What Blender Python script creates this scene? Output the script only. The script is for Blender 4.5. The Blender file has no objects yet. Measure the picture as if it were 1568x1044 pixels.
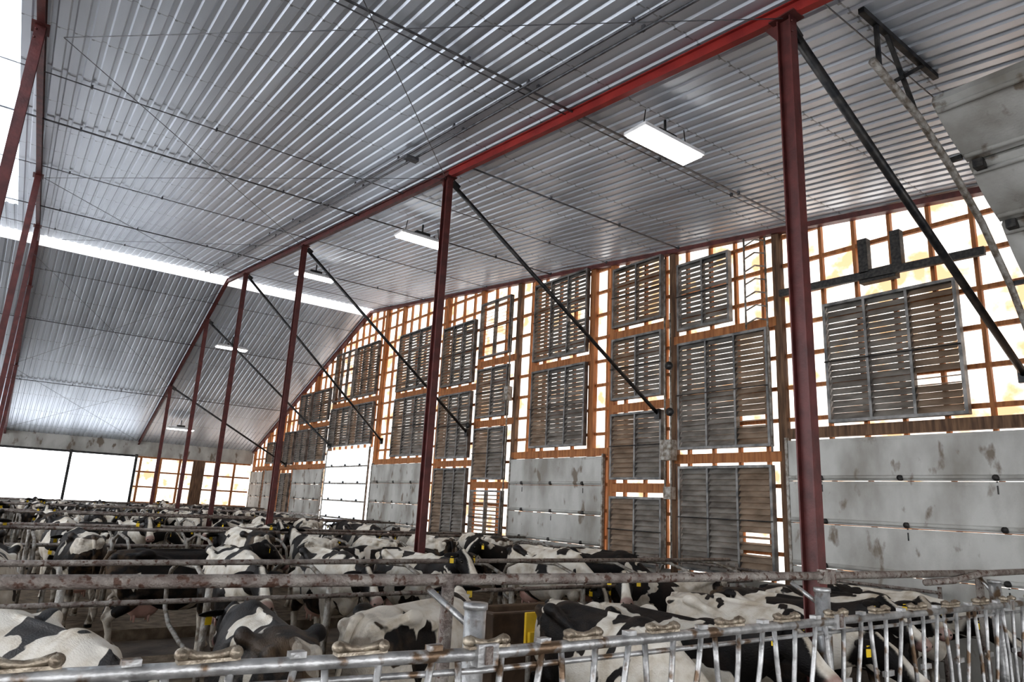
import bpy, math, random, bmesh
from mathutils import Vector, Matrix
random.seed(7)
scene = bpy.context.scene

# ------------------------------------------------------------------ mesh builder
class MB:
    def __init__(s): s.v=[]; s.f=[]; s.m=[]; s.sm=[]
    def add(s, vs, fs, mat=0, smooth=False):
        o=len(s.v); s.v+= [tuple(p) for p in vs]
        for f in fs: s.f.append(tuple(i+o for i in f)); s.m.append(mat); s.sm.append(smooth)
    def box(s,x0,x1,y0,y1,z0,z1,mat=0):
        vs=[(x0,y0,z0),(x1,y0,z0),(x1,y1,z0),(x0,y1,z0),(x0,y0,z1),(x1,y0,z1),(x1,y1,z1),(x0,y1,z1)]
        s.add(vs,[(0,3,2,1),(4,5,6,7),(0,1,5,4),(1,2,6,5),(2,3,7,6),(3,0,4,7)],mat)
    def beam(s,p0,p1,w,h,mat=0,up=(0,0,1)):
        p0=Vector(p0);p1=Vector(p1);d=(p1-p0).normalized();up=Vector(up)
        sd=d.cross(up)
        if sd.length<1e-4: sd=d.cross(Vector((1,0,0)))
        sd.normalize();u=sd.cross(d)
        vs=[]
        for p in (p0,p1):
            for a,b in((-1,-1),(1,-1),(1,1),(-1,1)): vs.append(p+sd*a*w/2+u*b*h/2)
        s.add(vs,[(3,2,1,0),(4,5,6,7),(0,1,5,4),(1,2,6,5),(2,3,7,6),(3,0,4,7)],mat)
    def loft(s,secs,n=12,mat=0,smooth=True):
        vs=[]
        for c,sd,u,hw,hh in secs:
            for k in range(n):
                a=2*math.pi*k/n
                vs.append(c+sd*(math.cos(a)*hw)+u*(math.sin(a)*hh))
        fs=[]
        for i in range(len(secs)-1):
            for k in range(n):
                k2=(k+1)%n
                fs.append((i*n+k,i*n+k2,(i+1)*n+k2,(i+1)*n+k))
        fs.append(tuple(range(n-1,-1,-1))); L=(len(secs)-1)*n
        fs.append(tuple(range(L,L+n)))
        s.add(vs,fs,mat,smooth)
    def tube(s,pts,r,n=8,mat=0):
        pts=[Vector(p) for p in pts]; m=len(pts)
        if not isinstance(r,(list,tuple)): r=[r]*m
        secs=[];prev=None
        for i in range(m):
            if i==0:d=pts[1]-pts[0]
            elif i==m-1:d=pts[-1]-pts[-2]
            else:d=(pts[i+1]-pts[i]).normalized()+(pts[i]-pts[i-1]).normalized()
            d.normalize()
            if prev is None:
                a=Vector((0,0,1)) if abs(d.z)<.9 else Vector((1,0,0))
                sd=d.cross(a).normalized()
            else:
                sd=(prev-d*prev.dot(d)).normalized()
            u=sd.cross(d); prev=sd
            secs.append((pts[i],sd,-u,r[i],r[i]))
        s.loft(secs,n,mat)
    def ell(s,c,r,mat=0,n=12,m=8,R=None):
        c=Vector(c);vs=[];fs=[]
        for i in range(m+1):
            t=math.pi*i/m
            for k in range(n):
                a=2*math.pi*k/n
                p=Vector((math.sin(t)*math.cos(a)*r[0],math.sin(t)*math.sin(a)*r[1],math.cos(t)*r[2]))
                if R is not None: p=R@p
                vs.append(c+p)
        for i in range(m):
            for k in range(n):
                k2=(k+1)%n
                fs.append((i*n+k,(i+1)*n+k,(i+1)*n+k2,i*n+k2))
        s.add(vs,fs,mat,True)
    def mesh(s,name,mats):
        me=bpy.data.meshes.new(name); me.from_pydata(s.v,[],s.f)
        for mt in mats: me.materials.append(mt)
        me.polygons.foreach_set('material_index',s.m)
        me.polygons.foreach_set('use_smooth',s.sm)
        me.update(); return me
    def obj(s,name,mats,parent=None,bevel=0):
        me=s.mesh(name,mats); o=bpy.data.objects.new(name,me); scene.collection.objects.link(o)
        if parent: o.parent=parent
        if bevel:
            b=o.modifiers.new('bevel','BEVEL'); b.width=bevel; b.segments=2; b.limit_method='ANGLE'
        return o

# ------------------------------------------------------------------ materials
def nmat(name):
    m=bpy.data.materials.new(name); m.use_nodes=True; nt=m.node_tree; nt.nodes.clear()
    out=nt.nodes.new('ShaderNodeOutputMaterial'); return m,nt,out
def N(nt,t,**k):
    n=nt.nodes.new(t)
    for a,b in k.items(): setattr(n,a,b)
    return n
def ramp(nt,fac,stops):
    r=N(nt,'ShaderNodeValToRGB'); e=r.color_ramp.elements
    while len(e)<len(stops): e.new(.5)
    for i,(p,c) in enumerate(stops): e[i].position=p; e[i].color=(*c,1) if len(c)==3 else c
    nt.links.new(fac,r.inputs[0]); return r.outputs[0]
def math_(nt,op,a,b=None,c=None):
    n=N(nt,'ShaderNodeMath',operation=op)
    for i,x in enumerate((a,b,c)):
        if x is None: continue
        if isinstance(x,(int,float)): n.inputs[i].default_value=x
        else: nt.links.new(x,n.inputs[i])
    return n.outputs[0]
def mixc(nt,f,a,b,mode='MIX'):
    n=N(nt,'ShaderNodeMix',data_type='RGBA',blend_type=mode)
    for i,x in ((0,f),(6,a),(7,b)):
        if isinstance(x,(int,float)): n.inputs[i].default_value=x
        elif isinstance(x,tuple): n.inputs[i].default_value=(*x,1)
        else: nt.links.new(x,n.inputs[i])
    return n.outputs[2]
def simple(name,c1,c2,scale=4,rough=.6,metal=0,bump=.1,bscale=30,stretch=(1,1,1),detail=5,lo=.35,hi=.65,spots=None):
    m,nt,out=nmat(name); b=N(nt,'ShaderNodeBsdfPrincipled')
    tc=N(nt,'ShaderNodeTexCoord'); mp=N(nt,'ShaderNodeMapping'); mp.inputs['Scale'].default_value=stretch
    nt.links.new(tc.outputs['Object'],mp.inputs[0])
    no=N(nt,'ShaderNodeTexNoise'); no.inputs['Scale'].default_value=scale; no.inputs['Detail'].default_value=detail
    nt.links.new(mp.outputs[0],no.inputs[0])
    col=ramp(nt,no.outputs[0],[(lo,c1),(hi,c2)])
    if spots:
        n5=N(nt,'ShaderNodeTexNoise'); n5.inputs['Scale'].default_value=spots[1]; n5.inputs['Detail'].default_value=6; nt.links.new(mp.outputs[0],n5.inputs[0])
        f5=ramp(nt,n5.outputs[0],[(spots[2],(0,0,0)),(spots[2]+.07,(1,1,1))])
        col=mixc(nt,f5,col,spots[0])
    nt.links.new(col,b.inputs['Base Color']); b.inputs['Roughness'].default_value=rough; b.inputs['Metallic'].default_value=metal
    n2=N(nt,'ShaderNodeTexNoise'); n2.inputs['Scale'].default_value=bscale; nt.links.new(mp.outputs[0],n2.inputs[0])
    bp=N(nt,'ShaderNodeBump'); bp.inputs['Strength'].default_value=bump; bp.inputs['Distance'].default_value=.02
    nt.links.new(n2.outputs[0],bp.inputs['Height']); nt.links.new(bp.outputs[0],b.inputs['Normal'])
    nt.links.new(b.outputs[0],out.inputs[0]); return m

def roof_mat():
    m,nt,out=nmat('galvanised_roof_sheet'); b=N(nt,'ShaderNodeBsdfPrincipled')
    tc=N(nt,'ShaderNodeTexCoord'); sp=N(nt,'ShaderNodeSeparateXYZ'); nt.links.new(tc.outputs['Object'],sp.inputs[0])
    mp=N(nt,'ShaderNodeMapping'); mp.inputs['Scale'].default_value=(1.1,.12,.3); nt.links.new(tc.outputs['Object'],mp.inputs[0])
    no=N(nt,'ShaderNodeTexNoise'); no.inputs['Scale'].default_value=1.5; no.inputs['Detail'].default_value=5; nt.links.new(mp.outputs[0],no.inputs[0])
    c=ramp(nt,no.outputs[0],[(.3,(.53,.56,.61)),(.7,(.74,.78,.84))])
    fy=math_(nt,'FRACT',math_(nt,'DIVIDE',sp.outputs[1],1.45))
    seam=math_(nt,'LESS_THAN',fy,.014)
    band=math_(nt,'LESS_THAN',fy,.03)
    fx=math_(nt,'FRACT',math_(nt,'DIVIDE',sp.outputs[0],.2))
    scr=math_(nt,'MULTIPLY',band,math_(nt,'LESS_THAN',fx,.16))
    c=mixc(nt,math_(nt,'MULTIPLY',seam,.5),c,(.2,.2,.21))
    c=mixc(nt,math_(nt,'MULTIPLY',scr,.6),c,(.12,.12,.13))
    nt.links.new(c,b.inputs['Base Color'])
    b.inputs['Metallic'].default_value=.55
    rr=ramp(nt,no.outputs[0],[(.3,(.34,)*3),(.7,(.42,)*3)]); nt.links.new(rr,b.inputs['Roughness'])
    n2=N(nt,'ShaderNodeTexNoise'); n2.inputs['Scale'].default_value=2.2; nt.links.new(mp.outputs[0],n2.inputs[0])
    bp=N(nt,'ShaderNodeBump'); bp.inputs['Strength'].default_value=.2; bp.inputs['Distance'].default_value=.04
    nt.links.new(n2.outputs[0],bp.inputs['Height']); nt.links.new(bp.outputs[0],b.inputs['Normal'])
    nt.links.new(b.outputs[0],out.inputs[0]); return m
def transl(name,col,tcol,scale=3,lo=.3,hi=.55):
    m,nt,out=nmat(name)
    d=N(nt,'ShaderNodeBsdfDiffuse'); t=N(nt,'ShaderNodeBsdfTranslucent'); mx=N(nt,'ShaderNodeMixShader'); mx.inputs[0].default_value=.8
    tc=N(nt,'ShaderNodeTexCoord'); no=N(nt,'ShaderNodeTexNoise'); no.inputs['Scale'].default_value=scale; no.inputs['Detail'].default_value=4
    nt.links.new(tc.outputs['Object'],no.inputs[0])
    c=ramp(nt,no.outputs[0],[(lo,tcol),(hi,col)])
    nt.links.new(c,t.inputs[0]); nt.links.new(c,d.inputs[0])
    nt.links.new(d.outputs[0],mx.inputs[1]); nt.links.new(t.outputs[0],mx.inputs[2]); nt.links.new(mx.outputs[0],out.inputs[0]); return m
def emis(name,col,st):
    m,nt,out=nmat(name); e=N(nt,'ShaderNodeEmission'); e.inputs[0].default_value=(*col,1); e.inputs[1].default_value=st
    nt.links.new(e.outputs[0],out.inputs[0]); return m

M_roof=roof_mat()
M_red=simple('red_oxide_paint',(.075,.022,.02),(.135,.036,.032),6,.5,0,.15)
M_redbright=simple('red_primer_paint',(.22,.022,.02),(.32,.035,.028),3,.45,0,.05)
M_dark=simple('dark_steel',(.02,.022,.025),(.07,.065,.06),8,.45,.5)
M_rod=simple('grey_steel_rod',(.10,.10,.11),(.2,.2,.21),8,.45,.5)
M_galv=simple('galvanised_pipe',(.28,.275,.27),(.56,.555,.55),9,.42,.65,.2,40,(1,1,1),5,.35,.65,((.17,.115,.075),6,.55))
M_galvdirty=simple('dirty_galvanised_pipe',(.16,.13,.10),(.40,.38,.35),12,.55,.4,.5,60)
M_rust=simple('dirty_pipe',(.16,.125,.11),(.32,.29,.26),10,.6,.25,.6,60,(1,1,1),5,.35,.65,((.10,.055,.04),22,.56))
M_brass=simple('zinc_latch',(.20,.16,.12),(.46,.40,.32),20,.45,.6,.3,60)
M_wood=simple('orange_lumber',(.24,.09,.03),(.40,.17,.06),3,.7,0,.3,20,(6,6,.6))
M_wooddk=simple('weathered_lumber',(.08,.045,.028),(.20,.12,.07),3,.8,0,.3,20,(6,6,.6))
M_slat=simple('louver_slat_metal',(.14,.128,.115),(.28,.262,.24),2.5,.5,.25,.1,30,(1,1,3))
M_slatbr=simple('louver_slat_brown',(.15,.11,.078),(.29,.225,.17),2.2,.6,.1,.1,30,(1,1,3))
M_frame=simple('shutter_frame_metal',(.09,.09,.088),(.24,.23,.22),5,.5,.5)
M_white=simple('white_door_panel',(.23,.215,.19),(.45,.445,.42),1.6,.6,0,.2,40,(1,1,.5),8,.3,.62,((.17,.14,.11),3.5,.60))
M_trimw=simple('white_trim',(.7,.7,.7),(.8,.8,.8),3,.6)
M_hinge=simple('black_hinge',(.01,.01,.01),(.05,.045,.04),20,.6)
M_skin=transl('translucent_fibreglass',(.66,.61,.55),(.40,.235,.13),2.0,.37,.55)  # peach noise patches put the wood's warm glow into the sheet colour
M_doorT=transl('translucent_door_panel',(.74,.79,.83),(.60,.66,.7),1.5)
M_sky=transl('skylight_sheet',(.80,.88,.95),(.7,.8,.88),2)
M_lamp=emis('lamp_lens',(1,.98,.95),14)
M_floor=simple('dirty_concrete_floor',(.045,.032,.023),(.14,.11,.085),2.5,.6,0,.4,12)
M_bed=simple('stall_bedding',(.10,.072,.047),(.22,.17,.12),6,.9,0,.5,40)
M_snow=simple('snow_ground',(.8,.82,.85),(.86,.87,.88),.3,.7,0,.1)
M_yellow=simple('yellow_plastic',(.75,.48,.02),(.85,.58,.04),8,.5)
M_trough=simple('brown_plastic_trough',(.07,.045,.03),(.14,.09,.055),5,.6)

# ------------------------------------------------------------------ dimensions
WX=11.5; RY=25.9; EY=39.9; XL=-14.0; NY=-4.0
def rz(y): return 6.99+.112*y if y<=RY else 9.89-.388*(y-RY)
FR=[5.66,-.5,-6.0,-11.8]
def fxy(i,y): return FR[i] if i!=1 else -.76+.02*y
PY=[3.3,10.0,17.6,23.4,28.35,33.7]

g=MB(); g.box(-120,140,-100,160,-.3,-.06); g.obj('snow_ground',[M_snow])
f=MB(); f.box(XL,WX+.2,NY,EY+.1,-.05,0); f.obj('floor',[M_floor])

def sheet(mb,x0,x1,yA,yB,mat,zoff=0):
    p=.2; prof=[]; n=int(round((x1-x0)/p))
    for i in range(n):
        x=x0+i*p
        prof+=[(x,0),(x+.11,0),(x+.13,.026),(x+.18,.026)]
    prof.append((x0+n*p,0))
    vs=[]
    for y,z in ((yA,rz(yA)),(yB,rz(yB))):
        for x,h in prof: vs.append((x,y,z+h+zoff))
    L=len(prof); fs=[(i,i+1,L+i+1,L+i) for i in range(L-1)]
    mb.add(vs,fs,mat)
c=MB()
sheet(c,XL,-2.4,NY,RY-.18,0)
sheet(c,-2.4,-.8,NY,5.0,0); sheet(c,-2.4,-.8,5.0,22.0,1,.005); sheet(c,-2.4,-.8,22.0,RY-.18,0)
sheet(c,-.8,WX+.2,NY,RY-.18,0)
sheet(c,XL,WX+.2,RY+.42,EY+.5,0)
c.obj('ceiling',[M_roof,M_sky])

r=MB(); r.box(XL,WX,RY+.40,RY+.43,rz(RY+.42)-.03,rz(RY)+.22,0); r.box(XL,WX,RY-.2,RY-.17,rz(RY)+.03,rz(RY)+.16,0)
for k in range(9): r.box(XL+k*3.1,XL+k*3.1+.04,RY-.17,RY+.40,rz(RY)+.10,rz(RY)+.15,0)
r.obj('ridge_vent',[M_trimw])

for i,fx0 in enumerate(FR):
    e=bpy.data.objects.new('steel_roof_frame',None); scene.collection.objects.link(e)
    b=MB()
    def ib(a,c2,mat):
        b.beam(a,c2,.09,.015,mat); a2=Vector(a)+Vector((0,0,.14)); c3=Vector(c2)+Vector((0,0,.14))
        b.beam(a2,c3,.09,.015,mat); b.beam((Vector(a)+a2)/2,(Vector(c2)+c3)/2,.015,.13,mat)
    ib((fxy(i,NY),NY+.2,rz(NY+.2)-.17),(fxy(i,10),10,rz(10)-.17),1 if i==0 else 0)
    ib((fxy(i,10),10,rz(10)-.17),(fxy(i,RY),RY,rz(RY)-.17),0)
    ib((fxy(i,RY),RY,rz(RY)-.17),(fxy(i,EY),EY,rz(EY)-.17),0)
    b.obj('rafter',[M_red,M_redbright],e)
    for y in PY+[NY+.5]:
        p=MB(); top=rz(y)-.18; fx=fxy(i,y); w=.06
        p.box(fx-.012,fx+.012,y-.062,y+.062,0,top,0)
        p.box(fx-w,fx+w,y-.075,y-.062,0,top,0); p.box(fx-w,fx+w,y+.062,y+.075,0,top,0)
        p.box(fx-.13,fx+.13,y-.14,y+.14,0,.02,0); p.box(fx-.1,fx+.1,y-.14,y+.14,top-.015,top,0)
        p.add([(fx-.01,y+.07,top-.25),(fx+.01,y+.07,top-.25),(fx+.01,y+.24,top),(fx-.01,y+.24,top),(fx-.01,y+.07,top),(fx+.01,y+.07,top)],[(0,3,4),(1,5,2),(0,1,2,3)],0)
        for zz in (top-.08,top-.2): p.tube([(fx-.04,y-.09,zz),(fx-.04,y-.075,zz)],.013,6,0)
        p.obj('post',[M_red],e)

for y in PY:
    zb=4.35 if y<5 else 4.3
    if y>33: zb=3.6
    b=MB(); top=Vector((5.73,y,rz(y)-.25)); bot=Vector((WX-.22,y,zb))
    b.tube([top,bot],.05 if y<5 else .04,10)
    b.beam(top+Vector((-.0,-.03,0)),top+Vector((.14,-.03,-.08)),.02,.14); b.box(WX-.26,WX-.19,y-.07,y+.07,zb-.12,zb+.1)
    b.obj('diagonal_brace',[M_dark])

def conduit(name,pts,rad=.02,mat=M_galvdirty):
    b=MB(); b.tube(pts,rad,6)
    a,c_=Vector(pts[0]),Vector(pts[-1]); n=int((c_-a).length/1.8)
    for k in range(n+1):
        p=a.lerp(c_,k/max(n,1)); b.box(p.x-.015,p.x+.015,p.y-.02,p.y+.02,p.z-.02,min(p.z+.06,rz(p.y)))
    b.obj(name,[mat])
for y in (6.6,14.0,21.2):
    conduit('ceiling_conduit',[(-13,y,rz(y)-.05),(WX-.1,y,rz(y)-.05)],.016,M_rod)
for y in (6.75,3.0,11.8,17.2,24.0,27.5):
    conduit('ceiling_conduit',[(-13,y,rz(y)-.04),(WX-.1,y,rz(y)-.04)],.009,M_rod)
conduit('ceiling_conduit',[(5.8,9.5,rz(9.5)-.05),(WX-.1,9.5,rz(9.5)-.05)],.016,M_rod)
for x in (4.75,4.92): conduit('ceiling_conduit',[(x,-3,rz(-3)-.06),(x,25.4,rz(25.4)-.06)],.02,M_rod)
for y in (30.5,35.0): conduit('ceiling_conduit',[(-13,y,rz(y)-.05),(WX-.1,y,rz(y)-.05)],.016,M_rod)
for (x,y) in ((4.83,9.9),(4.83,3.4)):
    b=MB(); b.box(x-.12,x+.12,y-.06,y+.06,rz(y)-.15,rz(y)-.085); b.box(x-.10,x+.10,y-.068,y-.06,rz(y)-.14,rz(y)-.095); b.obj('junction_box',[M_rod],bevel=.01)
for (y0,y1) in ((3.3,10),(10,17.6),(17.6,25.5),(26.5,33.7),(33.7,39.5)):
    b=MB()
    for s in (0,1):
        a=(5.6,y0,rz(y0)-.2); d=(-.3,y1,rz(y1)-.2); a2=(-.3,y0,rz(y0)-.2); d2=(5.6,y1,rz(y1)-.2)
        b.tube([a,d] if s else [a2,d2],.006,5)
    b.obj('roof_bracing_rod',[M_rod])

def lamp(x,y,hang):
    z=rz(y)-hang
    b=MB()
    b.box(x-.62,x+.62,y-.2,y+.2,z,z+.05,0)
    b.add([(x-.62,y-.2,z+.05),(x+.62,y-.2,z+.05),(x+.62,y+.2,z+.05),(x-.62,y+.2,z+.05),(x-.5,y-.1,z+.12),(x+.5,y-.1,z+.12),(x+.5,y+.1,z+.12),(x-.5,y+.1,z+.12)],
          [(4,5,6,7),(0,1,5,4),(1,2,6,5),(2,3,7,6),(3,0,4,7)],0)
    b.box(x-.59,x+.59,y-.17,y+.17,z-.03,z+.002,1)
    b.box(x-.18,x+.18,y-.06,y+.06,z+.12,z+.2,2)
    for dx in (-.45,.45): b.tube([(x+dx,y,z+.1),(x+dx*.9,y,rz(y)+.0)],.008,5,2)
    b.tube([(x,y,z+.2),(x,y,rz(y))],.02,6,2)
    b.obj('hanging_fluorescent_light',[M_trimw,M_lamp,M_dark])
for (x,y,h) in ((6.75,5.85,.4),(7.0,13.4,.4),(6.95,20.2,.4),(7.0,29.5,.5),(7.0,37.2,.45),(-3.2,5.85,.4),(-3.2,13.4,.4),(-3.2,20.2,.4)): lamp(x,y,h)

# ------------------------------------------------------------------ gable end wall (right)
w=MB()
w.box(WX,WX+.12,NY,24.55,0,1.1,0); w.box(WX,WX+.12,28.85,EY,0,1.1,0)
SX=WX+.16
w.add([(SX,2.9,1.1),(SX,24.55,1.1),(SX,24.55,rz(24.55)+.05),(SX,2.9,rz(2.9)+.05)],[(0,1,2,3)],1)
w.add([(SX,24.55,4.15),(SX,RY,4.15),(SX,28.85,4.15),(SX,28.85,rz(28.85)),(SX,RY,rz(RY)+.05),(SX,24.55,rz(24.55)+.05)],[(0,1,4,5),(1,2,3,4)],1)
w.add([(SX,28.85,1.1),(SX,EY,1.1),(SX,EY,rz(EY)),(SX,28.85,rz(28.85))],[(0,1,2,3)],1)
w.add([(WX+.12,NY,1.1),(WX+.12,2.9,1.1),(WX+.12,2.9,rz(2.9)+.05),(WX+.12,NY,rz(NY)+.05)],[(0,1,2,3)],2)  # unseen solid stretch, added to block light from the right
w.obj('wall_right',[M_white,M_skin,M_galvdirty])
w=MB(); w.box(XL,WX+.1,NY-.08,NY,3.5,rz(NY)+.02,0); w.box(XL,WX+.1,NY-.1,NY,0,.9,1)  # unseen wall, added to cut the light coming from the front
w.obj('unseen_near_wall',[M_galvdirty,M_white])
st=MB()
y=3.2
majors=[3.0,7.16,9.74,11.62,12.33,14.68,15.5,17.45,19.6,20.2,22.9,24.35,28.95,31.25,32.95,34.7,37.3,39.7]
while y<EY-.2:
    st.box(WX+.06,WX+.14,y-.03,y+.03,4.15 if 24.6<y<28.8 else 1.1,rz(y)-.02,0); y+=.62
for y in majors:
    st.box(WX-.03,WX+.1,y-.08,y+.08,0,rz(y)-.05,1 if y in(7.16,15.5,9.74,20.2,28.95) else 0)
z=1.6
while z<9.8:
    y0=2.95; y1=EY
    if z>rz(2.95)-.1: y0=(z+.1-6.99)/.112
    if z>rz(EY)-.1: y1=RY+(9.89-z-.1)/.388
    if y1>y0:
        if z<4.1: st.box(WX+.05,WX+.12,y0,24.5,z-.035,z+.035,0); st.box(WX+.05,WX+.12,28.9,y1,z-.035,z+.035,0)
        else: st.box(WX+.05,WX+.12,y0,y1,z-.035,z+.035,0)
    z+=.6
for (a,b_,z) in ((7.2,9.7,5.9),(7.2,9.7,3.33),(9.8,11.6,6.33),(9.8,11.6,4.55),(9.8,11.6,2.72),(12.35,14.7,5.92),(11.7,15.5,3.56),(15.5,17.4,6.4),(15.5,17.4,4.55),(15.5,17.4,2.75),(17.5,19.6,5.75),(17.5,19.6,3.4),(20.2,22.9,5.93),(24.3,29,6.05),(20.2,24.3,3.56),(29,39.6,3.5),(29,33,5.35)):
    st.box(WX-.04,WX+.06,a,b_,z-.09,z+.09,0)
st.box(WX-.06,WX+.06,2.95,7.1,3.64,3.82,1)
st.obj('wall_frame_studs',[M_wood,M_wooddk])
t=MB()
for y0,y1 in ((NY,RY),(RY,EY)):
    t.beam((WX-.02,y0,rz(y0)-.08),(WX-.02,y1,rz(y1)-.08),.16,.10,0)
t.obj('trim_1',[M_red])

def shutter(y0,y1,z0,z1,nc,glint_opens=(),brown=None,ajar=False,x=WX-.06):
    b=MB(); fw=.05; d=.12
    b.box(x-d,x,y0,y0+fw,z0,z1,0); b.box(x-d,x,y1-fw,y1,z0,z1,0)
    b.box(x-d,x,y0+fw,y1-fw,z0,z0+fw,0); b.box(x-d,x,y0+fw,y1-fw,z1-fw,z1,0)
    cw=(y1-y0-2*fw)/nc
    for k in range(1,nc):
        yy=y0+fw+cw*k; b.box(x-d-.005,x-.01,yy-.022,yy+.022,z0+fw,z1-fw,0)
    zm=(z0+z1)/2; b.tube([(x-d-.02,y0,zm),(x-d-.02,y1,zm)],.012,6,3)
    p=.105; n=int((z1-z0-2*fw)/p); p=(z1-z0-2*fw)/n
    for k in range(nc):
        a=y0+fw+cw*k+.015; c_=y0+fw+cw*(k+1)-.015
        mat=1 if (k+int(y0*3))%3 else 2
        if brown is True: mat=2
        if brown is False: mat=1
        for j in range(n):
            zb=z0+fw+j*p
            op=random.uniform(-.004,.008); h=p*1.05; xo=.025; xi=.105
            isglint=any(g_[0]==k and g_[1]<=j<g_[2] for g_ in glint_opens)  # slats opened so outside brightness stands in for reflections on them
            if ajar or isglint: h=p*.30; xo=.02; xi=.105; op=0
            x0=x-xo; x1=x-xi-op
            vs=[(x0,a,zb+h),(x0,c_,zb+h),(x1,c_,zb),(x1,a,zb),(x0-.006,a,zb+h+.004),(x0-.006,c_,zb+h+.004),(x1-.006,c_,zb+.004),(x1-.006,a,zb+.004)]
            b.add(vs,[(0,1,2,3),(7,6,5,4),(0,4,5,1),(3,2,6,7),(0,3,7,4),(1,5,6,2)],mat)
    b.obj('ventilation_shutter',[M_frame,M_slat,M_slatbr,M_dark])
shutter(4.05,6.2,3.86,5.98,3,glint_opens=((0,4,6),))
shutter(8.15,9.5,6.06,7.58,2,brown=False)
shutter(7.33,9.5,3.51,5.78,3,glint_opens=((0,3,5),))
shutter(7.33,9.5,1.15,3.17,3,glint_opens=((0,5,7),(0,3,4)))
for i,(a,b_) in enumerate(((6.48,7.98),(4.72,6.2),(2.9,4.4),(1.1,2.53))): shutter(9.95,11.5,a,b_,2,brown=True if i==0 else None)
shutter(12.42,14.58,6.07,8.28,3,glint_opens=((0,8,10),)); shutter(12.42,14.58,3.72,5.8,3)
for i,(a,b_) in enumerate(((6.55,8.3),(4.7,6.2),(2.9,4.4),(1.1,2.6))): shutter(15.72,17.3,a,b_,2,ajar=(i in(0,3)),brown=(True if i in (0,3) else None))
for a,b_ in ((5.88,7.9),(3.55,5.6),(1.1,3.25)): shutter(17.6,19.5,a,b_,3)
for a,b_ in ((6.06,8.2),(3.7,5.8)): shutter(20.35,22.75,a,b_,3)
for y0,y1 in ((24.55,26.6),(26.8,28.8)):
    shutter(y0,y1,6.2,8.35,3,brown=True,ajar=(y0>26)); shutter(y0,y1,4.25,5.9,3)
for y0,y1 in ((29.15,31.05),(31.4,32.8)):
    shutter(y0,y1,3.7,5.2,2); shutter(y0,y1,5.5,6.9,2)
shutter(33.15,34.5,1.1,3.2,2); shutter(33.15,34.5,3.6,5.2,2); shutter(34.9,37.1,3.7,4.8,2)

nd=[0]
def door(y0,y1,z1,mat=M_white,x=WX-.07,n=5,z0=0.02):
    nd[0]+=1; b=MB(); h=(z1-z0)/n
    for k in range(n):
        a=z0+h*k
        if mat is M_doorT:
            b.add([(x-.03,y0,a+.006),(x-.03,y1,a+.006),(x-.03,y1,a+h-.006),(x-.03,y0,a+h-.006)],[(0,1,2,3)],0)
            b.box(x-.05,x,y0,y1,a-.03,a+.03,2)
        else: b.box(x-.05,x+.02,y0,y1,a+.006,a+h-.006,0)
        if mat is M_white:
            b.tube([(x-.05,y0+.01,a+.06),(x-.05,y1-.01,a+.06)],.035,10,0)
            b.box(x-.058,x-.05,y0,y1,a+h-.06,a+h-.02,0)
        m=max(2,int((y1-y0)/1.1))
        for j in range(m):
            yy=y0+(j+.5)*(y1-y0)/m+ (.0 if k%2 else .04)
            if k>0:
                b.tube([(x-.05,yy,a+.05),(x-.10,yy,a+.05)],.045,10,1)
                if mat is M_white and (j+k)%2==0: b.box(x-.056,x-.05,yy-.01,yy+.01,a-.18,a,1)
    b.box(x-.07,x,y0-.05,y0-.0,z0,z1+.05,2); b.box(x-.07,x,y1,y1+.05,z0,z1+.05,2)
    b.obj('door_%d'%nd[0],[mat,M_hinge,M_galvdirty])
door(3.12,7.02,3.6,n=5)
door(11.8,15.4,3.45,n=5)
door(20.35,24.2,3.45,n=5)
door(24.6,28.8,4.1,M_doorT,n=6)
door(29.15,32.8,3.35); door(35.0,37.1,3.35); door(37.5,39.5,3.3)
b=MB(); b.beam((WX-.2,3.6,6.28),(WX-.2,7.0,6.36),.08,.13)
b.box(WX-.24,WX-.1,5.31,5.47,6.36,6.98); b.box(WX-.24,WX-.1,4.77,4.93,6.36,6.98)
b.box(WX-.2,WX-.03,4.9,5.5,6.2,6.42)
for zz in (6.5,6.7,6.9): b.box(WX-.25,WX-.24,5.33,5.45,zz-.02,zz+.02); b.box(WX-.25,WX-.24,4.79,4.91,zz-.02,zz+.02)
b.obj('shutter_lifting_bar',[M_hinge],bevel=.008)
b=MB()
for yy,z0,z1 in ((9.82,1.2,7.8),(9.66,1.2,6.5),(7.28,3.4,7.6),(7.75,5.8,7.7),(15.6,1.2,8.2),(20.1,1,7.5)): b.tube([(WX-.2,yy,z0),(WX-.2,yy,z1)],.02,8)
for k in range(7): b.tube([(WX-.2,7.28,5.9+k*.27),(WX-.22,7.5,5.97+k*.27),(WX-.2,7.75,5.9+k*.27)],.016,6)
b.box(WX-.3,WX-.1,9.58,9.88,3.3,3.72); b.box(WX-.28,WX-.12,9.6,9.8,2.5,2.75)
b.box(WX-.28,WX-.12,15.5,15.7,5.1,5.5)
b.obj('wall_conduit',[M_galvdirty])
b=MB()
for yy,zz in ((9.6,4.3),(17.45,4.5),(9.62,5.3)):
    b.tube([(WX-.32,yy,zz),(WX-.26,yy,zz)],.09,12,0); b.beam((WX-.25,yy,zz+.2),(WX-.25,yy,zz-.1),.03,.05,1)
b.obj('cable_pulley',[M_dark,M_galvdirty])

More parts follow.
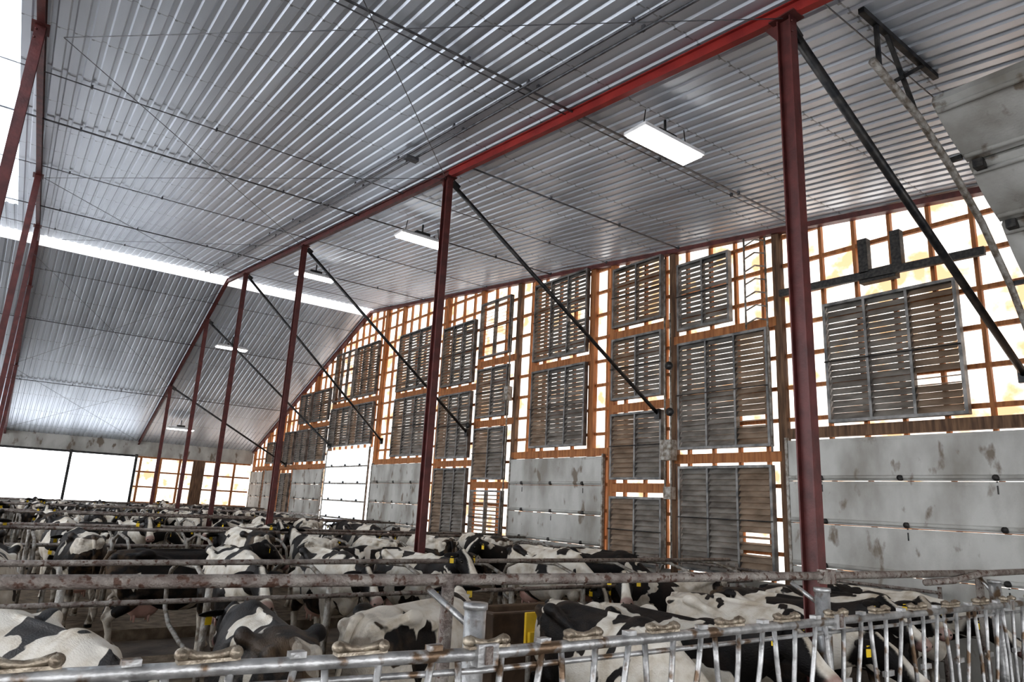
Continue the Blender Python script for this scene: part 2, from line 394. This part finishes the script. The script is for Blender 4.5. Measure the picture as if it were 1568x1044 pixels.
path=[(7.3,6.62),(8.15,6.2),(8.95,5.72),(9.65,5.12),(10.25,4.4),(10.7,3.6),(10.95,2.7)]
e=bpy.data.objects.new('overhead_sectional_door',None); scene.collection.objects.link(e)
b=MB()
for i in range(len(path)-1):
    (xa,za),(xb,zb)=path[i],path[i+1]
    d=Vector((xb-xa,0,zb-za)).normalized(); nrm=Vector((-d.z,0,d.x))
    a=Vector((xa,0,za))+d*.02; c_=Vector((xb,0,zb))-d*.02
    prof=[]
    m=10
    for k in range(m+1):
        tt=k/m; bulge=.05*math.sin(math.pi*min(1,tt*1.0))
        prof.append(a.lerp(c_,tt)-nrm*bulge)
    top=[p+nrm*.1 for p in reversed(prof)]
    ring=prof+top; L=len(ring); vs=[]
    for yy in (-1.2,2.66):
        for p in ring: vs.append((p.x,yy,p.z))
    fs=[(k,(k+1)%L,L+(k+1)%L,L+k) for k in range(L)]+[tuple(range(L-1,-1,-1)),tuple(range(L,2*L))]
    b.add(vs,fs,0)
    for yy in (2.55,1.4,.2):
        b.box(xb-.06,xb+.06,yy-.05,yy+.05,zb-.1,zb-.0,1)
    for tt in (.12,.88):
        p=a.lerp(c_,tt)-nrm*.03
        b.tube([(p.x,-1.18,p.z),(p.x,2.64,p.z)],.03,8,0)
b.obj('panels',[M_white,M_hinge],e)
b=MB()
tp=[(6.35,6.75),(7.3,6.52),(8.0,6.2),(8.8,5.72),(9.5,5.1),(10.1,4.35),(10.6,3.5),(10.9,2.5),(10.95,0.05)]
b.tube([(x,2.8,z) for x,z in tp],.04,10,0); b.tube([(x,-1.3,z) for x,z in tp],.04,10,0)
for k in (2,4,6):
    x,z=tp[k]; b.beam((x,2.66,z+.03),(x,2.80,z+.03),.05,.05,1)
for yy in (2.8,-1.3):
    b.beam((6.5,yy,6.72),(6.5,yy,rz(yy)-.02),.04,.04,1); b.beam((7.3,yy,6.5),(6.7,yy,rz(yy)-.02),.04,.04,1); b.beam((6.7,yy,6.64),(7.6,yy,rz(yy)-.02),.04,.04,1)
    b.beam((6.2,yy,rz(yy)-.04),(7.9,yy,rz(yy)-.04),.06,.06,1)
b.obj('track',[M_galvdirty,M_dark],e)

# ------------------------------------------------------------------ far eave wall
w=MB()
w.box(XL,WX,EY,EY+.12,0,1.37,0)
w.box(XL,WX,EY,EY+.06,3.72,rz(EY)+.02,1)
w.add([(5.7,EY+.1,1.37),(WX,EY+.1,1.37),(WX,EY+.1,3.72),(5.7,EY+.1,3.72)],[(0,1,2,3)],2)
w.obj('wall_far',[M_white,M_white,M_skin])
b=MB(); 
for x in (-11.8,-8.9,-6.0,-3.1,-.18,2.8,5.66): b.box(x-.06,x+.06,EY-.08,EY+.06,0,3.8)
b.box(XL,5.72,EY-.05,EY+.05,3.66,3.76); b.box(XL,5.72,EY-.05,EY+.05,1.33,1.41)
b.obj('curtain_opening_frame',[M_dark])
b=MB()
x=5.9
while x<11.4: b.box(x-.05,x+.05,EY-.04,EY+.06,1.37,3.72,0); x+=.93
for z in (1.42,2.2,2.95,3.68): b.box(5.74,WX-.1,EY-.03,EY+.05,z-.04,z+.04,0)
b.box(8.4,9.0,EY-.06,EY,1.4,3.7,1)
b.obj('window_1',[M_wood,M_wooddk])

# ------------------------------------------------------------------ headlocks along feed alley
def hy(x): return 2.92+.16*(2.05-x) if x<2.05 else 2.92-.02*(x-2.05)
def ry(x):
    pts=[(-5,4.35),(0,3.80),(2.37,3.50),(5.66,3.20),(8.3,3.06),(12,2.95)]
    for (a,ya),(b_,yb) in zip(pts,pts[1:]):
        if x<=b_: return ya+(yb-ya)*(x-a)/(b_-a)
    return 2.95
XS=(-5,2.05,10.6)
e=bpy.data.objects.new('headlock_feed_barrier',None); scene.collection.objects.link(e)
b=MB()
b.tube([(x,hy(x),1.5) for x in XS],.030,10,0); b.tube([(x,hy(x),.45) for x in XS],.03,8,0)
b.tube([(x,hy(x)+.02,1.42) for x in XS],.015,8,0)
b.obj('rails',[M_galv],e)
b=MB(); px=-1.05-3.1
while px<9:
    H=hy(px)
    b.tube([(px,H+.09,0),(px,H+.09,1.70)],.055,14,0); b.tube([(px,H+.09,1.69),(px,H+.09,1.72)],.062,14,0)
    b.box(px-.06,px+.06,H-.045,H+.05,1.45,1.55,0); b.box(px-.02,px+.02,H-.055,H-.04,1.46,1.54,1)
    b.tube([(px,H+.12,1.6),(px,ry(px)-.05,1.73)],.018,8,0)
    px+=3.1
b.obj('posts',[M_galv,M_rust],e)
b=MB(); u=MB(); x=-4.9
while x<10.2:
    T=lambda pts:[(p[0],hy(p[0]),p[1]) for p in pts]
    H=hy(x+.15)
    b.tube(T([(x,1.47),(x+.015,1.3),(x+.05,1.05),(x+.05,.8),(x,.45)]),.017,8,0)
    b.tube(T([(x+.24,1.5),(x+.225,1.3),(x+.19,1.05),(x+.19,.8),(x+.24,.45)]),.017,8,0)
    b.tube(T([(x+.50,1.54),(x+.46,1.3),(x+.36,.9),(x+.27,.6)]),.017,8,0)
    b.box(x+.15,x+.3,H-.012,H+.012,1.06,1.1,0)
    H2=hy(x+.49); b.box(x+.46,x+.53,H2-.024,H2+.024,1.525,1.55,0)
    u.box(x+.03,x+.27,H-.028,H+.028,1.527,1.541,0)
    for q in (x+.05,x+.25):
        u.ell((q,hy(q),1.557),(.03,.034,.027)); u.tube([(q,hy(q)-.035,1.56),(q,hy(q)+.035,1.56)],.014,8,0)
    u.tube([(x+.05,hy(x+.05),1.568),(x+.10,H,1.552),(x+.15,H,1.547),(x+.20,H,1.552),(x+.25,hy(x+.25),1.568)],[.02,.017,.015,.017,.02],8,0)
    x+=.62
b.obj('neck_bars',[M_galv],e); u.obj('latches',[M_brass],e)
b=MB()
for xa,xb in ((-5,2.05),(2.05,10.6)):
    b.beam((xa,hy(xa),.2),(xb,hy(xb),.2),.2,.4)
b.obj('feed_curb',[M_floor],e)

b=MB(); b.tube([(x,ry(x),1.77) for x in (-5,0,2.37,5.66,8.3)],.033,10,0); b.tube([(7.3,ry(7.3)+.02,1.69),(7.7,ry(7.7)-.05,1.71),(8.3,ry(8.3)-.05,1.77),(10.6,3.0,1.78)],.032,10,0)
for xx in (-.7,5.66): b.box(xx-.08,xx+.08,ry(xx)-.045,ry(xx)+.03,1.71,1.82,0)
for xx in (2.2,8.35): b.tube([(xx,ry(xx),1.80),(xx,ry(xx),0)],.038,10,0)
b.obj('neck_rail',[M_rust,M_galvdirty])

# ------------------------------------------------------------------ free stalls
rows=[(8.7,-1),(13.2,1),(15.8,-1),(20.2,1),(22.8,-1),(27.0,1),(29.6,-1),(34.0,1),(36.6,-1)]
P=1.25
xs=[5.66+P*k for k in range(-8,5)]
for ri,(yc,hd) in enumerate(rows):
    b=MB()
    z0=.16
    b.tube([(xs[0]-.3,yc+hd*.75,1.46),(xs[-1]+.2,yc+hd*.75,1.46)],.03,8,0)
    b.tube([(xs[0]-.3,yc+hd*1.22,1.15),(xs[-1]+.2,yc+hd*1.22,1.15)],.025,8,0)
    for x in xs:
        y=lambda s: yc+hd*s
        b.tube([(x,y(1.2),z0),(x,y(1.2),1.3)],.035,8,1)
        b.tube([(x,y(1.2),1.25),(x,y(.6),1.40),(x,y(-.3),1.36),(x,y(-.62),1.25),(x,y(-.74),1.05),(x,y(-.66),.82),(x,y(-.35),.68),(x,y(.3),.6),(x,y(1.2),.55)],.026,8,1)
    b.box(xs[0]-.3,xs[-1]+.3,yc-1.3,yc+1.3,0,.16,2)
    b.obj('free_stall_row',[M_rust,M_galvdirty,M_bed])
for (ya,yb) in ((4.6,8.0),(8.2,11.6),(11.9,15.2)):
    b=MB()
    for z in (.4,.7,1.0,1.3): b.tube([(11.15,ya,z),(11.15,yb,z)],.024,8)
    for yy in (ya,(ya+yb)/2,yb): b.tube([(11.15,yy,.0 if yy!=(ya+yb)/2 else .4),(11.15,yy,1.38)],.03,8)
    b.obj('pipe_gate',[M_rust])
b=MB()
x,y=5.5,7.05
vs=[(x-.6,y-.25,0),(x+.6,y-.25,0),(x+.6,y+.25,0),(x-.6,y+.25,0),(x-.66,y-.3,1.0),(x+.66,y-.3,1.0),(x+.66,y+.3,1.0),(x-.66,y+.3,1.0),
    (x-.58,y-.22,1.0),(x+.58,y-.22,1.0),(x+.58,y+.22,1.0),(x-.58,y+.22,1.0),(x-.54,y-.18,.7),(x+.54,y-.18,.7),(x+.54,y+.18,.7),(x-.54,y+.18,.7)]
b.add(vs,[(0,3,2,1),(0,1,5,4),(1,2,6,5),(2,3,7,6),(3,0,4,7),(4,5,9,8),(5,6,10,9),(6,7,11,10),(7,4,8,11),(8,9,13,12),(9,10,14,13),(10,11,15,14),(11,8,12,15),(12,13,14,15)],0)
b.obj('water_trough',[M_trough],bevel=.02)
b=MB(); b.tube([(5.1,6.4,0),(5.1,6.4,1.0)],.03,8,1); b.box(5.0,5.2,6.33,6.37,.72,1.06,0); b.box(5.02,5.18,6.28,6.33,.72,.86,0)
b.obj('yellow_mineral_feeder',[M_yellow,M_galvdirty],bevel=.008)

# ------------------------------------------------------------------ cows
def cow_mat():
    m,nt,out=nmat('holstein_coat'); b=N(nt,'ShaderNodeBsdfPrincipled')
    oi=N(nt,'ShaderNodeObjectInfo'); sc=N(nt,'ShaderNodeSeparateColor'); nt.links.new(oi.outputs['Color'],sc.inputs[0])
    tc=N(nt,'ShaderNodeTexCoord'); cm=N(nt,'ShaderNodeCombineXYZ')
    k=math_(nt,'MULTIPLY',sc.outputs[0],57.0); nt.links.new(k,cm.inputs[0]); nt.links.new(math_(nt,'MULTIPLY',k,1.7),cm.inputs[1])
    va=N(nt,'ShaderNodeVectorMath',operation='ADD'); nt.links.new(tc.outputs['Object'],va.inputs[0]); nt.links.new(cm.outputs[0],va.inputs[1])
    no=N(nt,'ShaderNodeTexNoise'); no.inputs['Scale'].default_value=1.9; no.inputs['Detail'].default_value=3.5; no.inputs['Roughness'].default_value=.42; no.inputs['Distortion'].default_value=.5
    nt.links.new(va.outputs[0],no.inputs[0])
    at=N(nt,'ShaderNodeAttribute',attribute_name='mark'); sa=N(nt,'ShaderNodeSeparateColor'); nt.links.new(at.outputs['Color'],sa.inputs[0])
    d=math_(nt,'SUBTRACT',no.outputs[0],sc.outputs[1])
    wf=math_(nt,'MULTIPLY_ADD',d,110.0,.5); wf_=N(nt,'ShaderNodeClamp'); nt.links.new(wf,wf_.inputs[0])
    body=math_(nt,'MULTIPLY',wf_.outputs[0],at.outputs['Alpha'])   # alpha 0 on the head: black face with a blaze
    white=math_(nt,'MAXIMUM',body,sa.outputs[1])
    n3=N(nt,'ShaderNodeTexNoise'); n3.inputs['Scale'].default_value=7; n3.inputs['Detail'].default_value=8; nt.links.new(va.outputs[0],n3.inputs[0])
    wc=ramp(nt,n3.outputs[0],[(.35,(.46,.40,.32)),(.6,(.72,.68,.61))])
    bc=ramp(nt,n3.outputs[0],[(.35,(.010,.008,.007)),(.7,(.004,.004,.006))])
    c=mixc(nt,white,bc,wc)
    dirt=ramp(nt,n3.outputs[0],[(.45,(0,0,0)),(.60,(1,1,1))])
    c=mixc(nt,math_(nt,'MULTIPLY',dirt,math_(nt,'MULTIPLY',sa.outputs[2],.8)),c,(.12,.078,.045))
    c=mixc(nt,sa.outputs[0],c,(.26,.15,.13))
    nt.links.new(c,b.inputs['Base Color']); b.inputs['Roughness'].default_value=.55
    b.inputs['Specular IOR Level'].default_value=.25
    mp=N(nt,'ShaderNodeMapping'); mp.inputs['Scale'].default_value=(14,50,30); nt.links.new(tc.outputs['Object'],mp.inputs[0])
    n4=N(nt,'ShaderNodeTexNoise'); n4.inputs['Scale'].default_value=2.5; n4.inputs['Detail'].default_value=4; nt.links.new(mp.outputs[0],n4.inputs[0])
    bp=N(nt,'ShaderNodeBump'); bp.inputs['Strength'].default_value=.5; bp.inputs['Distance'].default_value=.01
    nt.links.new(n4.outputs[0],bp.inputs['Height']); nt.links.new(bp.outputs[0],b.inputs['Normal'])
    nt.links.new(b.outputs[0],out.inputs[0]); return m
M_cow=cow_mat()
M_pink=simple('udder_skin',(.55,.33,.27),(.68,.46,.40),6,.5)
M_eye=simple('cow_eye',(.01,.008,.006),(.02,.015,.01),6,.1)
M_tag=simple('yellow_ear_tag',(.8,.55,.02),(.85,.6,.03),6,.4)
Z=Vector((0,0,1))
def cow_mesh(name,poll,hd,legshift=0,tails=0):
    b=MB()
    trunk=[(-.94,1.26,1.10,.06),(-.90,1.33,.97,.15),(-.82,1.37,.84,.205),(-.68,1.385,.76,.245),(-.52,1.40,.71,.275),(-.36,1.37,.64,.285),(-.2,1.36,.58,.31),(-.02,1.36,.555,.335),(.18,1.365,.56,.325),(.36,1.38,.60,.285),(.50,1.40,.66,.245),(.64,1.385,.73,.20),(.78,1.33,.82,.15)]
    n=24; vs=[]
    for (x,zt,zb,hw) in trunk:
        zc=(zt+zb)/2; hh=(zt-zb)/2
        for k in range(n):
            a=2*math.pi*k/n; sa,ca=math.sin(a),math.cos(a)
            yy=hw*math.copysign(abs(ca)**.82,ca)*(1-.16*sa); zz=zc+hh*math.copysign(abs(sa)**.9,sa)
            vs.append((x,yy,zz))
    fs=[]
    for i in range(len(trunk)-1):
        for k in range(n):
            k2=(k+1)%n; fs.append((i*n+k,(i+1)*n+k,(i+1)*n+k2,i*n+k2))
    fs.append(tuple(range(n))); L=(len(trunk)-1)*n; fs.append(tuple(range(L+n-1,L-1,-1)))
    b.add(vs,fs)
    for s in (-1,1):
        b.ell((-.50,s*.24,1.335),(.12,.055,.06)); b.ell((-.85,s*.13,1.28),(.075,.055,.055))
        b.tube([(-.50,s*.20,1.31),(-.25,s*.22,1.25),(.1,s*.245,1.15)],[.055,.045,.03],10)
        b.tube([(-.50,s*.21,1.325),(-.85,s*.12,1.275)],[.045,.04],10)
        b.ell((-.64,s*.165,1.0),(.20,.105,.30)); b.ell((.48,s*.155,1.04),(.16,.08,.30),R=Matrix.Rotation(.25,3,'Y')); b.ell((.50,s*.15,.80),(.12,.09,.16))
        lf=legshift*s
        hp=[(-.64,s*.17,1.02),(-.48,s*.20,.80),(-.62+lf*.5,s*.19,.66),(-.82+lf,s*.18,.50),(-.775+lf,s*.18,.36),(-.755+lf,s*.18,.16),(-.70+lf,s*.18,.08),(-.67+lf,s*.18,.0)]
        b.tube(hp,[.15,.125,.095,.060,.046,.042,.052,.064],12)
        b.ell((-.855+lf,s*.18,.53),(.04,.03,.06))
        b.tube([(-.86+lf,s*.18,.56),(-.80+lf*.6,s*.18,.76)],[.022,.04],8)
        fp=[(.48,s*.155,.95),(.45,s*.17,.74),(.49-lf*.5,s*.168,.60),(.52-lf,s*.165,.42),(.51-lf,s*.165,.36),(.51-lf,s*.165,.15),(.55-lf,s*.165,.07),(.58-lf,s*.165,.0)]
        b.tube(fp,[.13,.10,.068,.057,.044,.038,.05,.06],12)
    b.ell((.66,0,.80),(.15,.10,.17)); b.ell((.45,0,1.37),(.16,.07,.05))
    b.ell((-.02,0,1.355),(.90,.024,.048))
    poll=Vector(poll); hd=Vector(hd).normalized(); side=hd.cross(Z).normalized(); up=side.cross(hd)
    base=Vector((.50,0,1.08)); secs=[]; mid=Vector((.82,poll.y*.15,1.12+.22*(poll.z-1.2)))
    end=poll-up*.03+hd*.03
    m=8
    for i in range(m+1):
        t=i/m
        c0=(1-t)**2*base+2*t*(1-t)*mid+t*t*end
        dd=(2*(1-t)*(mid-base)+2*t*(end-mid)).normalized()
        sd=dd.cross(Z).normalized(); uu=sd.cross(dd)
        hh=.31*(1-t)+.125*t; hw=.18*(1-t)+.078*t
        secs.append((c0,sd,uu,hw,hh))
    b.loft(secs,18)
    hs=[(-.05,.05,.05,.01),(-.01,.085,.09,.005),(.05,.10,.11,-.01),(.13,.107,.125,-.02),(.20,.105,.125,-.028),(.28,.084,.108,-.034),(.37,.068,.086,-.034),(.44,.074,.078,-.032),(.49,.088,.074,-.032),(.53,.084,.064,-.034),(.555,.06,.042,-.036)]
    b.loft([(poll+hd*s_+up*o,side,up,w_,h_) for s_,w_,h_,o in hs],18)
    for s in (-1,1):
        b.ell(poll+hd*.155+side*s*.082+up*.056,(.034,.03,.026))
        b.ell(poll+hd*.10+side*s*.07+up*-.085,(.06,.035,.05))
    b.ell(poll+up*.075,(.05,.05,.04))
    me=b.mesh('tmp',[]); o=bpy.data.objects.new('tmp',me); scene.collection.objects.link(o)
    bm=bmesh.new(); bm.from_mesh(me); bmesh.ops.recalc_face_normals(bm,faces=bm.faces[:]); bm.to_mesh(me); bm.free()
    rm=o.modifiers.new('r','REMESH'); rm.mode='VOXEL'; rm.voxel_size=.018
    sm=o.modifiers.new('s','SMOOTH'); sm.iterations=7; sm.factor=.5
    dg=bpy.context.evaluated_depsgraph_get(); ev=bpy.data.meshes.new_from_object(o.evaluated_get(dg))
    b=MB(); b.v=[tuple(v.co) for v in ev.vertices]; b.f=[tuple(p.vertices) for p in ev.polygons]; b.m=[0]*len(b.f); b.sm=[True]*len(b.f)
    bpy.data.objects.remove(o); bpy.data.meshes.remove(ev)
    ty=.05*tails
    b.tube([(-.84,0,1.345),(-.92,0,1.33),(-.965,ty*.3,1.22),(-.985,ty,.95),(-.97,ty*1.5,.72)],[.035,.034,.026,.018,.014],10)
    b.tube([(-.97,ty*1.5,.74),(-.975,ty*1.6,.66),(-.97,ty*1.7,.55),(-.96,ty*1.8,.44)],[.014,.036,.042,.008],10)
    for s in (-1,1):
        rt=poll+hd*.035+side*s*.082+up*.035; out=(side*s*.95-hd*.2+up*-.12).normalized(); nn=out.cross(hd).normalized(); wv=nn.cross(out).normalized()
        ps=[(0,.022,.022),(.04,.045,.026),(.09,.060,.018),(.15,.05,.012),(.185,.028,.008),(.205,.008,.004)]
        b.loft([(rt+out*t_+up*(-.06*t_),wv,nn,w_,h_) for t_,w_,h_ in ps],12)
        b.ell(poll+hd*.175+side*s*.095+up*.036,(.021,.021,.021),2,12,8)
        b.ell(poll+hd*.540+side*s*.046+up*-.012,(.016,.013,.011),2,8,6)
        c0=rt+out*.11+hd*.03; dn=Vector((0,0,-1)); wd=out
        vs=[]
        for q in (c0+hd*.012,c0+hd*.017):
            for (i,j) in ((-.6,-.01),(.6,-.01),(1,.025),(1,.08),(-1,.08),(-1,.025)): vs.append(q+wd*i*.028+dn*j)
        b.add(vs,[(0,1,2,3,4,5),(11,10,9,8,7,6)]+[(i,i+6,(i+1)%6+6,(i+1)%6) for i in range(6)],3)
    b.ell((-.40,0,.63),(.22,.16,.16),1,14,10)
    for dx in(-.1,.08):
        for s in(-1,1): b.tube([(-.40+dx,s*.08,.52),(-.40+dx,s*.085,.43)],[.018,.012],8,1)
    me=b.mesh(name,[M_cow,M_pink,M_eye,M_tag])
    ca=me.color_attributes.new('mark','FLOAT_COLOR','POINT')
    ss=lambda v,a,b_: max(0,min(1,(v-a)/(b_-a)))
    for i,v in enumerate(me.vertices):
        p=v.co; rel=p-poll; s_=rel.dot(hd); upc=rel.dot(up); sc_=abs(rel.dot(side))
        near = rel.length<.65 and s_>-.1 and abs(upc)<.25 and sc_<.32
        muz=0; wh=0; h=0
        if near:
            h=ss(s_,-.1,-.06)
            muz=ss(s_,.46,.50)
            w_=.022+.12*max(0,s_-.12)
            if upc>-.03 and s_>.0: wh=1-ss(sc_,w_,w_+.012)
        if p.z<.52: wh=max(wh,ss(.52-p.z,0,.08))
        if p.x<-.94 and p.z<.62: wh=1
        hoof = p.z<.06
        dirt=min(1,max(0,(.95-p.z)*1.6))*.9+ (max(0,min(1,(-.45-p.x)*2.2))*.75 if p.x<-.45 else 0)+.15
        if near and s_>-.03: dirt*=.2
        if hoof: muz=0; wh=0; dirt=1
        ca.data[i].color=(muz*.8,wh,min(1,dirt),1-h)
    return me
V={'alert':cow_mesh('cow_alert',(1.15,0,1.44),(.82,0,-.55),.03,1),
   'reach':cow_mesh('cow_reach',(1.22,0,1.20),(.85,0,-.5),-.04,-1),
   'graze':cow_mesh('cow_graze',(1.22,0,.92),(.5,0,-.85),.05,0),
   'turnL':cow_mesh('cow_turnl',(1.06,.28,1.36),(.45,.72,-.42),.02,1),
   'turnR':cow_mesh('cow_turnr',(1.06,-.28,1.38),(.55,-.65,-.35),-.03,-1)}
rng=random.Random(11)
def cow(x,y,yaw,var='alert',seed=None,blk=None,z=0,s=1.0):
    o=bpy.data.objects.new('cow',V[var]); scene.collection.objects.link(o)
    o.location=(x,y,z); o.rotation_euler=(0,0,math.radians(yaw)); o.scale=(s,s,s)
    o.color=(seed if seed is not None else rng.random(), blk if blk is not None else rng.uniform(.46,.58),0,1)
    return o
cow(.40,5.1,-72,'reach',.11,.51,s=1.0)
cow(1.72,5.15,84,'reach',.37,.58,s=.99)
cow(3.1,5.35,28,'turnL',.52,.45)
cow(4.3,4.35,-97,'graze',.66,.52)
cow(5.02,4.30,-92,'alert',.23,.54,s=.97)
cow(6.35,4.45,-88,'reach',.81,.47)
cow(7.35,4.7,-95,'alert',.31,.53)
cow(8.45,4.7,-84,'turnR',.47,.52)
cow(9.55,4.7,-95,'reach',.93,.53)
cow(-.9,5.4,-95,'graze',.7,.5)
cow(7.9,6.75,172,'turnL',.15,.52)
for ri,(yc,hd) in enumerate(rows):
    for i in range(len(xs)-1):
        x=xs[i]+P/2
        if x<-2.5 or x>10: continue
        if rng.random()<.13: continue
        yaw=(90 if hd>0 else -90)+rng.uniform(-4,4)
        var=rng.choice(['alert','reach','graze','graze','reach'])
        cow(x+rng.uniform(-.05,.05),yc-hd*.35,yaw,var,z=.16,s=rng.uniform(.92,1.02))
for yc in (10.95,18.3,24.9,31.8):
    x=-1.5+rng.uniform(0,1)
    while x<9.6:
        if not (yc<11 and x>6): cow(x,yc+rng.uniform(-.08,.08),rng.choice([0,180])+rng.uniform(-5,5),rng.choice(['alert','reach','turnL','turnR']),s=rng.uniform(.93,1.03))
        x+=rng.uniform(3.0,3.8)
cow(8.7,10.95,178,'alert',.42,.55,s=1.04)

# ------------------------------------------------------------------ world, light, camera
wd=bpy.data.worlds.new('world'); scene.world=wd; wd.use_nodes=True; nt=wd.node_tree; nt.nodes.clear()
bg=N(nt,'ShaderNodeBackground'); bg.inputs[0].default_value=(.95,.97,1,1); bg.inputs[1].default_value=4.2
ow=N(nt,'ShaderNodeOutputWorld'); nt.links.new(bg.outputs[0],ow.inputs[0])
cam=bpy.data.cameras.new('camera'); co=bpy.data.objects.new('camera',cam); scene.collection.objects.link(co)
cam.lens=24; cam.sensor_width=36; cam.sensor_fit='HORIZONTAL'; cam.clip_end=500; cam.clip_start=.05
R=Matrix(((.8004,-.1797,-.5719),(-.5973,-.1587,-.7861),(.0505,.9708,-.2344)))
co.matrix_world=Matrix.Translation((0,0,2.2))@R.to_4x4()
scene.camera=co
scene.view_settings.view_transform='Standard'
for lk in ('Medium High Contrast','Standard - Medium High Contrast'):
    try:
        scene.view_settings.look=lk; break
    except Exception as ex: pass
scene.view_settings.exposure=.12
